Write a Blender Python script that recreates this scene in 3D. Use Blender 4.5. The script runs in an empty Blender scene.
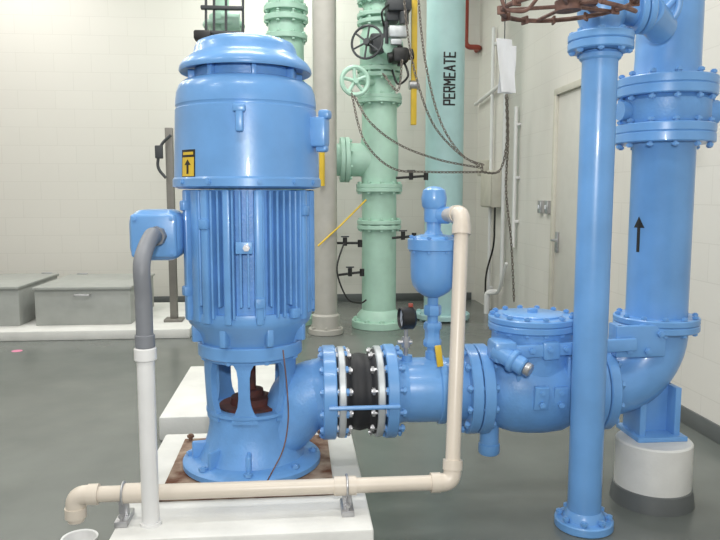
import bpy, bmesh, math, random
from mathutils import Vector, Matrix, Quaternion
random.seed(4)
sc = bpy.context.scene
COL = sc.collection
sc.view_settings.view_transform = 'Standard'
# ------------------------------------------------------------------ camera
H = 1.5; TH = math.radians(6.1); PS = math.radians(5.2); F = 700.0
fw = Vector((math.sin(PS)*math.cos(TH), math.cos(PS)*math.cos(TH), -math.sin(TH)))
rt = Vector((math.cos(PS), -math.sin(PS), 0)); up = rt.cross(fw)
def P(px, py, Y):
    d = fw + rt*((px-360)/F) + up*((270-py)/F)
    t = Y/d.y
    return Vector((t*d.x, Y, H+t*d.z))
def PW(px, py, X):
    d = fw + rt*((px-360)/F) + up*((270-py)/F)
    t = X/d.x
    return Vector((X, t*d.y, H+t*d.z))
def G(px, py, z=0.0):
    d = fw + rt*((px-360)/F) + up*((270-py)/F)
    t = (z-H)/d.z
    return Vector((t*d.x, t*d.y, z))
cam = bpy.data.cameras.new('camera'); co = bpy.data.objects.new('camera', cam); COL.objects.link(co)
co.location = (0, 0, H); co.rotation_euler = (math.radians(90)-TH, 0, -PS)
cam.sensor_width = 36; cam.lens = 35; sc.camera = co
# ------------------------------------------------------------------ materials
def mat(name, col, rough=0.4, metal=0.0, noise=0.06, scale=8.0, bump=0.02, bscale=60.0, spec=0.5, coat=0.0, col2=None, contrast=None):
    m = bpy.data.materials.new(name); m.use_nodes = True
    nt = m.node_tree; b = nt.nodes['Principled BSDF']
    tc = nt.nodes.new('ShaderNodeTexCoord')
    n = nt.nodes.new('ShaderNodeTexNoise'); n.inputs['Scale'].default_value = scale; n.inputs['Detail'].default_value = 6
    nt.links.new(tc.outputs['Object'], n.inputs['Vector'])
    r = nt.nodes.new('ShaderNodeValToRGB')
    c2 = col2 if col2 else tuple(min(1, c*(1+noise)) for c in col)
    c1 = col if col2 else tuple(c*(1-noise) for c in col)
    lo, hi = contrast if contrast else (0.3, 0.7)
    r.color_ramp.elements[0].position = lo; r.color_ramp.elements[1].position = hi
    r.color_ramp.elements[0].color = (*c1, 1); r.color_ramp.elements[1].color = (*c2, 1)
    nt.links.new(n.outputs['Fac'], r.inputs['Fac']); nt.links.new(r.outputs['Color'], b.inputs['Base Color'])
    b.inputs['Roughness'].default_value = rough; b.inputs['Metallic'].default_value = metal
    b.inputs['Specular IOR Level'].default_value = spec; b.inputs['Coat Weight'].default_value = coat
    if bump > 0:
        n2 = nt.nodes.new('ShaderNodeTexNoise'); n2.inputs['Scale'].default_value = bscale
        nt.links.new(tc.outputs['Object'], n2.inputs['Vector'])
        bp = nt.nodes.new('ShaderNodeBump'); bp.inputs['Strength'].default_value = min(1, bump*5); bp.inputs['Distance'].default_value = 0.003
        nt.links.new(n2.outputs['Fac'], bp.inputs['Height']); nt.links.new(bp.outputs['Normal'], b.inputs['Normal'])
    return m
def block_mat(name, swap):
    m = bpy.data.materials.new(name); m.use_nodes = True
    nt = m.node_tree; b = nt.nodes['Principled BSDF']
    tc = nt.nodes.new('ShaderNodeTexCoord'); sp = nt.nodes.new('ShaderNodeSeparateXYZ'); cb = nt.nodes.new('ShaderNodeCombineXYZ')
    nt.links.new(tc.outputs['Object'], sp.inputs[0])
    nt.links.new(sp.outputs['Y' if swap else 'X'], cb.inputs[0]); nt.links.new(sp.outputs['Z'], cb.inputs[1])
    br = nt.nodes.new('ShaderNodeTexBrick'); br.inputs['Scale'].default_value = 1.0
    br.inputs['Brick Width'].default_value = 0.48; br.inputs['Row Height'].default_value = 0.24
    br.inputs['Mortar Size'].default_value = 0.004; br.inputs['Mortar Smooth'].default_value = 0.6
    br.inputs['Color1'].default_value = (0.71, 0.69, 0.64, 1); br.inputs['Color2'].default_value = (0.70, 0.68, 0.63, 1)
    br.inputs['Mortar'].default_value = (0.64, 0.62, 0.57, 1)
    nt.links.new(cb.outputs[0], br.inputs['Vector']); nt.links.new(br.outputs['Color'], b.inputs['Base Color'])
    bp = nt.nodes.new('ShaderNodeBump'); bp.inputs['Strength'].default_value = 0.15; bp.inputs['Distance'].default_value = 0.002; bp.invert = True
    nt.links.new(br.outputs['Fac'], bp.inputs['Height']); nt.links.new(bp.outputs['Normal'], b.inputs['Normal'])
    b.inputs['Roughness'].default_value = 0.5
    return m
BLUE = mat('blue_paint', (0.150, 0.350, 0.68), 0.32, noise=0.09, scale=5, coat=0.18, bump=0.03, bscale=45)
BLUE2 = mat('blue_paint_cast', (0.140, 0.335, 0.665), 0.4, noise=0.13, scale=7, bump=0.09, bscale=90, coat=0.05)
MINT = mat('mint_paint', (0.44, 0.67, 0.55), 0.42, noise=0.06)
MINTL = mat('pale_aqua_paint', (0.44, 0.66, 0.665), 0.42, noise=0.04)
BEIGEP = mat('beige_pipe_paint', (0.45, 0.44, 0.40), 0.45)
PVC = mat('beige_plastic', (0.66, 0.59, 0.50), 0.35, noise=0.04, bump=0)
PVCW = mat('white_plastic', (0.76, 0.76, 0.75), 0.35, noise=0.03, bump=0)
GREYC = mat('grey_flexible_conduit', (0.20, 0.21, 0.23), 0.5, noise=0.05)
STEEL = mat('steel', (0.48, 0.48, 0.49), 0.35, metal=0.7, noise=0.12, scale=20)
GALV = mat('galvanised_flange', (0.50, 0.53, 0.54), 0.4, metal=0.3, noise=0.12, scale=15)
RUBBER = mat('black_rubber', (0.012, 0.013, 0.016), 0.6, noise=0.2)
BLACK = mat('black_paint', (0.012, 0.012, 0.012), 0.45, noise=0.1)
DARK = mat('dark_grey_paint', (0.05, 0.055, 0.06), 0.5)
RUST = mat('rust', (0.12, 0.045, 0.022), 0.85, scale=9, col2=(0.42, 0.33, 0.25), bump=0.15, contrast=(0.38, 0.68))
REDR = mat('red_oxide', (0.12, 0.03, 0.022), 0.8, scale=20, col2=(0.05, 0.025, 0.022), bump=0.1)
WHITEC = mat('white_painted_concrete', (0.72, 0.72, 0.69), 0.55, noise=0.08, scale=5, bump=0.08)
GREYPAD = mat('grey_epoxy_base', (0.12, 0.13, 0.13), 0.5)
YEL = mat('yellow_paint', (0.70, 0.48, 0.04), 0.45)
RED = mat('red_paint', (0.30, 0.05, 0.03), 0.4)
HATCH = mat('grey_sheet_metal', (0.37, 0.385, 0.365), 0.5, metal=0.1, noise=0.06)
PANEL = mat('beige_box_paint', (0.58, 0.56, 0.48), 0.5)
PAPER = mat('paper', (0.74, 0.76, 0.80), 0.6, noise=0.02, bump=0)
DOORM = mat('door_paint', (0.63, 0.615, 0.57), 0.4, noise=0.03)
BROWN = mat('brown_rusty_iron', (0.10, 0.05, 0.04), 0.65, scale=25, col2=(0.22, 0.12, 0.09), bump=0.1)
PINK = mat('pink_marking', (0.75, 0.25, 0.40), 0.6)
CEIL = mat('ceiling_paint', (0.75, 0.75, 0.73), 0.8)
POSTM = mat('weathered_steel', (0.22, 0.21, 0.19), 0.5, metal=0.3)
DARKCH = mat('tarnished_chain', (0.17, 0.15, 0.13), 0.4, metal=0.5)
FLOOR = mat('floor_epoxy', (0.125, 0.138, 0.128), 0.24, scale=2.2, col2=(0.16, 0.174, 0.162), bump=0.035, bscale=25)
# ------------------------------------------------------------------ builders
W = {}
def reg(o, parent, loc):
    COL.objects.link(o)
    if parent is not None:
        o.parent = parent; o.location = loc - W[parent.name]
    else: o.location = loc
    W[o.name] = Vector(loc)
    return o
def tag(o, label, cat, group=None, kind=None):
    if label: o['label'] = label
    if cat: o['category'] = cat
    if group: o['group'] = group
    if kind: o['kind'] = kind
def root(name, loc, label, cat, group=None):
    o = bpy.data.objects.new(name, None); o.empty_display_size = 0.05
    reg(o, None, Vector(loc)); tag(o, label, cat, group); return o
def q(d): return Vector(d).normalized().to_track_quat('Z', 'Y')
class B:
    def __init__(s): s.bm = bmesh.new()
    def lathe(s, prof, c, d=(0, 0, 1), segs=40, caps=True):
        c = Vector(c); Q = q(d); rings = []
        for r, t in prof:
            if r < 1e-5: rings.append([s.bm.verts.new(c+Q@Vector((0, 0, t)))])
            else: rings.append([s.bm.verts.new(c+Q@Vector((r*math.cos(2*math.pi*i/segs), r*math.sin(2*math.pi*i/segs), t))) for i in range(segs)])
        for a, b in zip(rings, rings[1:]):
            for i in range(segs):
                j = (i+1) % segs
                if len(a) == 1 and len(b) == 1: break
                if len(a) == 1: s.bm.faces.new((a[0], b[j], b[i]))
                elif len(b) == 1: s.bm.faces.new((a[i], a[j], b[0]))
                else: s.bm.faces.new((a[i], a[j], b[j], b[i]))
        if caps:
            if len(rings[0]) > 1: s.bm.faces.new(rings[0][::-1])
            if len(rings[-1]) > 1: s.bm.faces.new(rings[-1])
        return s
    def cyl(s, a, b, r, segs=24, bev=0.0):
        a = Vector(a); b = Vector(b); L = (b-a).length
        if bev: return s.lathe([(r-bev, 0), (r, bev), (r, L-bev), (r-bev, L)], a, b-a, segs)
        return s.lathe([(r, 0), (r, L)], a, b-a, segs)
    def box(s, c, size, bev=0.0, rot=None, bseg=2):
        M = Matrix.Translation(Vector(c))
        if rot is not None: M = M @ rot.to_matrix().to_4x4()
        M = M @ Matrix.Diagonal((*size, 1))
        res = bmesh.ops.create_cube(s.bm, size=1.0, matrix=M)
        if bev:
            es = list({e for v in res['verts'] for e in v.link_edges})
            bmesh.ops.bevel(s.bm, geom=es, offset=bev, segments=bseg, affect='EDGES', profile=0.5)
        return s
    def tube(s, pts, r, fil=0.0, segs=20, n=8, closed=False, caps=True):
        pts = [Vector(p) for p in pts]; rr = r if isinstance(r, (list, tuple)) else None
        if fil > 0:
            new = [pts[0]]
            for i in range(1, len(pts)-1):
                p = pts[i]; a = pts[i-1]-p; b = pts[i+1]-p
                f = min(fil, a.length*0.49, b.length*0.49); a = p+a.normalized()*f; b = p+b.normalized()*f
                for k in range(n+1):
                    t = k/n; new.append(a*(1-t)**2+p*2*t*(1-t)+b*t*t)
            new.append(pts[-1]); pts = new
        if not rr:
            cl_ = [pts[0]]
            for p in pts[1:]:
                if (p-cl_[-1]).length > 1e-4: cl_.append(p)
            pts = cl_
        N = len(pts); rings = []; prev = None
        for i, p in enumerate(pts):
            if closed: t = pts[(i+1) % N]-pts[i-1]
            else: t = pts[min(i+1, N-1)]-pts[max(i-1, 0)]
            t.normalize()
            if prev is None:
                u = t.orthogonal().normalized()
            else:
                u = (prev-t*prev.dot(t)).normalized()
            prev = u; v = t.cross(u)
            R = rr[i] if rr and len(rr) == N else (rr[0]+(rr[-1]-rr[0])*i/(N-1) if rr else r)
            rings.append([s.bm.verts.new(p+(u*math.cos(2*math.pi*k/segs)+v*math.sin(2*math.pi*k/segs))*R) for k in range(segs)])
        prs = list(zip(rings, rings[1:]))
        if closed: prs.append((rings[-1], rings[0]))
        for a, b in prs:
            for k in range(segs):
                j = (k+1) % segs; s.bm.faces.new((a[k], a[j], b[j], b[k]))
        if caps and not closed:
            s.bm.faces.new(rings[0][::-1]); s.bm.faces.new(rings[-1])
        return s
    def shell(s, c, r0, r1, rows, n=8):
        """curved wall panel; rows = [(z, a0, a1, k)] edges vary with height (angle from -Y, + to +X)"""
        def pt(r, a, z): return s.bm.verts.new((c[0]+r*math.sin(a), c[1]-r*math.cos(a), z))
        grid = []
        for zz, a0, a1, k in rows:
            grid.append(([pt(r0*k, math.radians(a0+(a1-a0)*i/n), zz) for i in range(n+1)], [pt(r1*k, math.radians(a0+(a1-a0)*i/n), zz) for i in range(n+1)]))
        for (i0, o0), (i1, o1) in zip(grid, grid[1:]):
            for k in range(n):
                s.bm.faces.new((o0[k], o0[k+1], o1[k+1], o1[k])); s.bm.faces.new((i0[k], i1[k], i1[k+1], i0[k+1]))
            s.bm.faces.new((i0[0], o0[0], o1[0], i1[0])); s.bm.faces.new((i0[n], i1[n], o1[n], o0[n]))
        return s
    def poly(s, pts, f):
        s.bm.faces.new([s.bm.verts.new(f(*p)) for p in pts]); return s
    def done(s, name, m, parent=None, label=None, cat=None, group=None, kind=None, ang=35, origin=None):
        bm = s.bm
        bmesh.ops.recalc_face_normals(bm, faces=bm.faces[:])
        mn = Vector((min(v.co[i] for v in bm.verts) for i in range(3))); mx = Vector((max(v.co[i] for v in bm.verts) for i in range(3)))
        o_ = origin if origin is not None else ((mn+mx)/2 if parent is not None else Vector(((mn.x+mx.x)/2, (mn.y+mx.y)/2, mn.z)))
        for v in bm.verts: v.co -= o_
        me = bpy.data.meshes.new(name); bm.to_mesh(me); bm.free()
        for p in me.polygons: p.use_smooth = True
        me.set_sharp_from_angle(angle=math.radians(ang))
        for mm in (m if isinstance(m, (list, tuple)) else [m]): me.materials.append(mm)
        o = bpy.data.objects.new(name, me); reg(o, parent, o_)
        tag(o, label, cat, group, kind); return o
_bolt = {}
def bolt_mesh(L, r, m):
    k = (round(L, 4), round(r, 4), m.name)
    if k not in _bolt:
        b = B(); h = r*1.0
        b.lathe([(r*1.5, -L/2), (r*1.5, -L/2+h)], (0, 0, 0), segs=6)
        b.lathe([(r*1.5, L/2-h), (r*1.5, L/2)], (0, 0, 0), segs=6)
        b.lathe([(r*0.85, -L/2-h*0.4), (r*0.85, L/2+h*0.4)], (0, 0, 0), segs=10)
        me = bpy.data.meshes.new('bolt'); bmesh.ops.recalc_face_normals(b.bm, faces=b.bm.faces[:]); b.bm.to_mesh(me); b.bm.free(); me.materials.append(m)
        _bolt[k] = me
    return _bolt[k]
def bolts(parent, c, d, R, n, L, r, m, phase=0.5):
    me = bolt_mesh(L, r, m); Q = q(d); c = Vector(c)
    for i in range(n):
        a = 2*math.pi*(i+phase)/n
        o = bpy.data.objects.new('bolt', me); o.rotation_mode = 'QUATERNION'; o.rotation_quaternion = Q
        reg(o, parent, c+Q@Vector((R*math.cos(a), R*math.sin(a), 0)))
def one_bolt(parent, c, d, L, r, m):
    o = bpy.data.objects.new('bolt', bolt_mesh(L, r, m)); o.rotation_mode = 'QUATERNION'; o.rotation_quaternion = q(d); reg(o, parent, Vector(c))
def flange(parent, c, d, r, t, m, n=0, br=0.012, Lb=None, off=0.0, bm=None, name='flange', hub=None, label=None, segs=48):
    b = B(); e = min(0.005, t*0.2)
    pr = [(0, -t/2), (r-e, -t/2), (r, -t/2+e), (r, t/2-e), (r-e, t/2), (0, t/2)]
    b.lathe(pr, c, d, segs)
    if hub:
        hr, hl = hub
        s_ = 1 if hl > 0 else -1
        b.lathe([(hr+0.02, s_*t/2), (hr+0.004, s_*(t/2)+hl*0.5), (hr+0.001, s_*t/2+hl)], c, d, segs)
    o = b.done(name, m, parent, label=label)
    if n:
        Q = q(d)
        bolts(o, Vector(c)+Q@Vector((0, 0, off)), d, r-br*2.0, n, Lb or (t+0.04), br, bm or m)
    return o
def handwheel(parent, c, d, R, r, m, spokes=4, name='handwheel', teeth=0):
    Q = q(d); c = Vector(c); b = B()
    b.tube([c+Q@Vector((R*math.cos(2*math.pi*i/32), R*math.sin(2*math.pi*i/32), 0)) for i in range(32)], r, segs=8, closed=True)
    for i in range(spokes):
        a = 2*math.pi*i/spokes+0.4
        b.cyl(c, c+Q@Vector((R*math.cos(a), R*math.sin(a), 0)), r*0.8, 8)
    for i in range(teeth):
        a = 2*math.pi*i/teeth
        b.box(c+Q@Vector((R*math.cos(a), R*math.sin(a), 0)), (0.036, 0.010, 0.03), 0.002, Q@Quaternion((0, 0, 1), a), 1)
    b.lathe([(R*0.2, -r*2), (R*0.2, r*2)], c, d, 16)
    return b.done(name, m, parent)
def conform(cx, cy, r, a0):
    return lambda u, v, w=0.0: (cx+(r+w)*math.sin(a0+u/r), cy-(r+w)*math.cos(a0+u/r), v)
def smooth_path(pts, n=10):
    out = []
    q_ = [pts[0]]+pts+[pts[-1]]
    for i in range(1, len(q_)-2):
        p0, p1, p2, p3 = q_[i-1], q_[i], q_[i+1], q_[i+2]
        for k in range(n):
            t = k/n
            out.append(0.5*((2*p1)+(-p0+p2)*t+(2*p0-5*p1+4*p2-p3)*t*t+(-p0+3*p1-3*p2+p3)*t**3))
    out.append(pts[-1]); return out

# ------------------------------------------------------------------ room
XR = 2.55; YB = 9.8; ZC = 5.0; XL = -6.0; YF = -3.0
B().box(((XL+XR)/2, (YB+YF)/2, -0.1), (XR-XL+0.4, YB-YF+0.4, 0.2)).done('floor', FLOOR, kind='structure', label='dark grey glossy epoxy floor')
B().box(((XL+XR)/2, YB+0.1, ZC/2), (XR-XL+0.4, 0.2, ZC)).done('wall_back', block_mat('block_wall_back', False), kind='structure', label='off-white painted concrete block wall')
B().box((XR+0.1, (YB+YF)/2, ZC/2), (0.2, YB-YF, ZC)).done('wall_right', block_mat('block_wall_side', True), kind='structure', label='off-white painted concrete block wall')
B().box((XL-0.1, (YB+YF)/2, ZC/2), (0.2, YB-YF, ZC)).done('wall_left', block_mat('block_wall_other', True), kind='structure', label='off-white painted concrete block wall')
B().box(((XL+XR)/2, (YB+YF)/2, ZC+0.1), (XR-XL+0.4, YB-YF+0.4, 0.2)).done('ceiling', CEIL, kind='structure', label='white ceiling')
B().box((XR-0.008, (YF+5.45)/2, 0.055), (0.016, 5.45-YF, 0.11), 0.003).done('baseboard_right', GREYPAD, kind='structure', label='dark grey coved base along the wall')
B().box(((XL+XR)/2, YB-0.008, 0.055), (XR-XL-0.1, 0.016, 0.11), 0.003).done('baseboard_back', GREYPAD, kind='structure', label='dark grey coved base along the wall')
dy0, dy1, dz = 5.55, 6.62, 2.45
b = B(); b.box((XR-0.02, (dy0+dy1)/2, dz/2), (0.04, dy1-dy0, dz), 0.004)
door = b.done('door_1', DOORM, kind='structure', label='off-white steel door in the block wall')
b = B(); fwid = 0.06
b.box((XR-0.035, dy1+fwid/2, dz/2), (0.07, fwid, dz), 0.004); b.box((XR-0.035, dy0-fwid/2, dz/2), (0.07, fwid, dz), 0.004)
b.box((XR-0.035, (dy0+dy1)/2, dz+fwid/2), (0.07, dy1-dy0+2*fwid, fwid), 0.004)
b.done('door_frame', PANEL, door)
b = B(); b.box((XR-0.05, dy1-0.08, 1.05), (0.02, 0.06, 0.2), 0.004); b.cyl((XR-0.04, dy1-0.08, 1.07), (XR-0.11, dy1-0.08, 1.07), 0.012, 12)
b.tube([(XR-0.10, dy1-0.08, 1.07), (XR-0.105, dy1-0.2, 1.07)], 0.011, segs=10)
b.done('door_handle', STEEL, door, label='steel lever handle')

# ------------------------------------------------------------------ pads
ZP = 0.22
Y0 = 3.25
a = G(112, 532, ZP); c_ = G(372, 520, ZP)
px0, px1 = a.x, c_.x; pyn = 2.56; pyf = 3.74
B().box(((px0+px1)/2, (pyn+pyf)/2, ZP/2), (px1-px0, pyf-pyn, ZP), 0.012).done('equipment_pad', WHITEC, label='white painted concrete housekeeping pad under the pump', cat='concrete pad')
a = G(162, 412, 0.15); c_ = G(300, 412, 0.15)
B().box(((a.x+c_.x)/2, 4.9, 0.075), (c_.x-a.x, 1.3, 0.15), 0.012).done('equipment_pad.001', WHITEC, label='low empty white concrete pad on the floor behind the pump', cat='concrete pad')

# ------------------------------------------------------------------ pump + motor
cx = P(249, 250, Y0).x; C = Vector((cx, Y0, 0))
def z(py): return P(249, py, Y0).z
zb = ZP+0.02
pump = root('vertical_pump', (cx, Y0, ZP), 'large light blue vertical motor and pump on a white pad', 'pump')
b = B(); b.box((cx, Y0-0.01, ZP+0.01), (0.74, 0.72, 0.02), 0.004); bp_ = b.done('base_plate', RUST, pump, label='rusted steel base plate')
for sx in (-1, 1):
    for sy in (-1, 1): one_bolt(bp_, (cx+sx*0.335, Y0-0.01+sy*0.325, ZP+0.025), (0, 0, 1), 0.05, 0.012, RUST)
b = B()
b.lathe([(0, z(82)), (0.245, z(82)), (0.275, z(84)), (0.295, z(88)), (0.307, z(95)), (0.312, z(104)), (0.313, z(108)), (0.310, z(109)), (0.310, z(111)), (0.314, z(112)), (0.321, z(150)), (0.325, z(178)), (0.332, z(180)), (0.332, z(187)), (0.305, z(189)), (0, z(189))], C, segs=72)
motor = b.done('motor_housing', BLUE, pump)
b = B()
b.lathe([(0, z(40)), (0.12, z(40.5)), (0.18, z(42)), (0.212, z(45)), (0.224, z(50)), (0.230, z(56)), (0.254, z(60.5)), (0.278, z(65)), (0.291, z(69.5)), (0.294, z(73)), (0.290, z(74.5)), (0.27, z(72)), (0.24, z(71)), (0, z(71))], C, segs=64)
b.done('fan_cover', BLUE, motor, ang=50)
b = B(); b.lathe([(0.225, z(72)), (0.225, z(84))], C, segs=48); b.done('air_inlet_neck', BLUE2, motor)
for i in range(8):
    an = i*math.pi/4+0.2
    B().box((cx+0.24*math.sin(an), Y0-0.24*math.cos(an), z(78)), (0.02, 0.03, z(72)-z(84)), 0.003, Quaternion((0, 0, 1), an)).done('cover_post', BLUE, motor)
def radial_box(b, r, a, zc, w, dpt, h, bev=0.006):
    rot = Quaternion((0, 0, 1), a); ctr = (cx+r*math.sin(a), Y0-r*math.cos(a), zc); b.box(ctr, (w, dpt, h), bev, rot)
for an, nm in ((-0.02, 'lifting_lug'), (math.radians(-130), 'lifting_lug'), (math.radians(150), 'lifting_lug')):
    b = B(); radial_box(b, 0.33, an, z(128), 0.03, 0.05, 0.09); radial_box(b, 0.335, an, z(117), 0.05, 0.045, 0.03); b.done(nm, BLUE, motor)
b = B(); an = math.radians(70); radial_box(b, 0.342, an, z(134), 0.08, 0.08, 0.13, 0.015); radial_box(b, 0.37, an, z(117), 0.06, 0.05, 0.04, 0.012); radial_box(b, 0.357, an, z(150), 0.05, 0.05, 0.03, 0.01); b.done('side_bracket', BLUE, motor)
for an in (-52, -25, 12, 40, 62):
    one_bolt(motor, (cx+0.330*math.sin(math.radians(an)), Y0-0.330*math.cos(math.radians(an)), z(183)), (math.sin(math.radians(an)), -math.cos(math.radians(an)), 0), 0.016, 0.008, BLUE)
f0 = conform(cx, Y0, 0.3215, math.asin(-0.72))
f = lambda u, v, w=0.0: f0(u, v, w+0.0045*(z(157)-v)/(z(157)-z(184)))
def patch(b, f, u0, u1, v0, v1, w, n=6):
    for i in range(n):
        a_ = u0+(u1-u0)*i/n; c2 = u0+(u1-u0)*(i+1)/n
        b.poly([(a_, v0, w), (c2, v0, w), (c2, v1, w), (a_, v1, w)], f)
zl0, zl1 = z(179), z(153)
b = B(); patch(b, f, -0.046, 0.046, zl0, zl1, 0.001); lab = b.done('warning_label', BLACK, motor, label='yellow and black warning sticker')
b = B(); patch(b, f, -0.040, 0.040, zl0+0.006, zl1-0.032, 0.002); patch(b, f, -0.035, 0.035, zl1-0.022, zl1-0.010, 0.002); b.done('sticker_face', YEL, lab)
b = B(); zm = (zl0+zl1)/2
patch(b, f, -0.007, 0.007, zl0+0.016, zm-0.005, 0.003, 2); b.poly([(-0.022, zm-0.006, 0.003), (0.022, zm-0.006, 0.003), (0, zm+0.018, 0.003)], f)
b.done('sticker_arrow', BLACK, lab)
# ribbed frame
ZFB = 312
b = B()
b.lathe([(0.264, z(190)), (0.264, z(ZFB))], C, segs=64)
NF = 58
for i in range(NF):
    an = 2*math.pi*(i+0.5)/NF
    deg = math.degrees(((an+math.pi) % (2*math.pi))-math.pi)
    if -108 < deg < -68 or -56 < deg < -42: continue
    rot = Quaternion((0, 0, 1), an); h = z(191)-z(ZFB-3 if i % 3 else ZFB-14); zc = z(191)-h/2
    b.box((cx+0.278*math.sin(an), Y0-0.278*math.cos(an), zc), (0.010, 0.046, h), 0.003, rot, 1)
b.done('ribbed_frame', BLUE2, pump)
b = B()
for an, w_, r_ in ((-62, 0.04, 0.284), (-49, 0.05, 0.272), (-34, 0.036, 0.286), (-14, 0.03, 0.286), (12, 0.032, 0.286), (58, 0.034, 0.286), (100, 0.04, 0.284), (150, 0.04, 0.284), (200, 0.04, 0.284), (250, 0.04, 0.284)):
    a_ = math.radians(an); rot = Quaternion((0, 0, 1), a_)
    b.box((cx+r_*math.sin(a_), Y0-r_*math.cos(a_), (z(190)+z(ZFB+2))/2), (w_, 0.042, z(190)-z(ZFB+2)), 0.008, rot)
b.done('frame_rail', BLUE, pump)
b = B()
for an, py_ in ((-62, 205), (-34, 222), (-62, 286), (12, 294), (44, 306), (58, 210)):
    a_ = math.radians(an); rot = Quaternion((0, 0, 1), a_)
    b.box((cx+0.298*math.sin(a_), Y0-0.298*math.cos(a_), z(py_)), (0.045, 0.036, 0.045), 0.008, rot)
b.done('casting_lug', BLUE2, pump, kind='stuff')
b = B(); zc = z(243)
b.box((cx+0.0, Y0-0.304, zc), (0.07, 0.014, 0.05), 0.003); np_ = b.done('nameplate', BLUE, pump)
one_bolt(np_, (cx+0.01, Y0-0.312, zc), (0, 1, 0), 0.02, 0.010, STEEL)
b = B()
b.lathe([(0, z(306)), (0.283, z(306)), (0.289, z(312)), (0.277, z(319)), (0.24, z(328)), (0.222, z(339)), (0, z(339))], C, segs=64)
for i in range(8):
    an = 2*math.pi*(i+0.5)/8; rot = Quaternion((0, 0, 1), an)
    b.box((cx+0.243*math.sin(an), Y0-0.243*math.cos(an), z(328)), (0.03, 0.06, 0.08), 0.008, rot)
b.done('end_bell', BLUE, pump)
mf = flange(pump, (cx, Y0, z(345)), (0, 0, 1), 0.24, z(339)-z(352), BLUE, n=8, br=0.012, Lb=0.088, name='motor_flange')
# terminal box
YT = 3.02
tb0 = P(126, 236, YT); tb1 = P(180, 236, YT)
tx = (tb0.x+tb1.x)/2; tw = tb1.x-tb0.x; tz = (P(150, 210, YT).z+P(150, 262, YT).z)/2; th_ = P(150, 210, YT).z-P(150, 262, YT).z
b = B(); b.box((tx, 3.15, tz), (tw, 0.24, th_), 0.06, bseg=6); b.box((tx+tw*0.5, 3.2, tz), (0.14, 0.15, th_*0.62), 0.02)
tbx = b.done('terminal_box', BLUE, pump, ang=60)
b = B(); b.box((tx, 3.037, tz), (tw*0.86, 0.03, th_*0.84), 0.014, bseg=3)
b.done('box_cover', BLUE, tbx)
for sx in (-1, 1):
    for sz in (-1, 1): one_bolt(tbx, (tx+sx*tw*0.34, 3.02, tz+sz*th_*0.33), (0, 1, 0), 0.014, 0.006, BLUE)
# pump head: curved window frames widening at top and bottom
zt = z(352); zw = z(405); hh_ = zt-zw
b = B()
for a_, wd in ((-68, 15), (-5, 7), (62, 15), (180-48, 12), (180+48, 12)):
    rows = []
    for t_, ex in ((-0.12, 10), (0.0, 9), (0.08, 5), (0.2, 1.5), (0.35, 0), (0.7, 0), (0.85, 1.5), (0.94, 5), (1.0, 9)):
        rows.append((zw+hh_*t_, a_-wd-ex, a_+wd+ex, 0.96+0.04*min(1, max(0, t_*1.5))))
    b.shell(C, 0.185, 0.214, rows)
b.lathe([(0.185, zt-0.012), (0.222, zt-0.012), (0.222, zt), (0.185, zt)], C, segs=48, caps=False)
b.lathe([(0, zw+0.0), (0.15, zw+0.0), (0.16, zw+0.006), (0.209, zw+0.006), (0.209, zw-0.008), (0.198, zw-0.02), (0.196, z(420)), (0.205, z(430)), (0.222, z(441)), (0.245, z(450)), (0.275, z(459)), (0.28, z(462))], C, segs=56)
for an in (-80, -40, 0, 180, 140, 220):
    a_ = math.radians(an); rot = Quaternion((0, 0, 1), a_)
    b.box((cx+0.228*math.sin(a_), Y0-0.228*math.cos(a_), z(446)), (0.024, 0.10, 0.10), 0.01, rot)
b.done('pump_casing', BLUE2, pump)
b = B(); b.lathe([(0.310, 0), (0.322, 0.008), (0.322, 0.030), (0.308, 0.040), (0.25, 0.052), (0.2, 0.06)], (cx, Y0, zb), segs=56)
pf = b.done('pump_foot', BLUE2, pump); bolts(pf, (cx, Y0, zb+0.03), (0, 0, 1), 0.288, 8, 0.055, 0.014, BLUE, 0.0)
b = B(); b.lathe([(0.15, zw+0.002), (0.15, zw+0.012), (0.10, zw+0.016), (0.095, zw+0.045), (0.06, zw+0.05), (0.055, zw+0.08), (0.022, zw+0.082), (0.022, zt)], C, segs=28)
b.done('shaft_seal', REDR, pump, label='red rusty shaft and seal gland')
# outlet elbow
AZ = 0.57
def X(px): return P(px, 393, Y0).x
xf = X(322)
pts = []; rr = []
p0 = Vector((cx+0.0, Y0-0.04, 0.38)); p1 = Vector((cx+0.24, Y0-0.04, 0.34)); p2 = Vector((cx+0.15, Y0, AZ)); p3 = Vector((xf, Y0, AZ))
for i in range(25):
    t = i/24; pts.append(p0*(1-t)**3+p1*3*t*(1-t)**2+p2*3*t*t*(1-t)+p3*t**3); rr.append(0.10+0.058*min(1, t*1.4))
b = B(); b.tube(pts, rr, segs=36)
b.done('outlet_elbow', BLUE2, pump)
flange(pump, ((X(322)+X(335))/2, Y0, AZ), (1, 0, 0), 0.222, X(335)-X(322), BLUE, n=12, br=0.012, Lb=X(346)-X(320), off=(X(346)-X(320))/2-(X(335)-X(322))/2-0.01, bm=BLUE, name='outlet_flange', hub=(0.155, -0.05))
wire = B().tube([P(283, 350, 3.02), P(287, 385, 2.98), P(289, 420, 2.97), P(284, 450, 2.93), P(272, 472, 2.86), G(262, 491, ZP+0.004)], 0.003, fil=0.08, segs=6).done('sensor_cable', BROWN, label='thin brown cable hanging from the motor to the pad', cat='cable')

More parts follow.
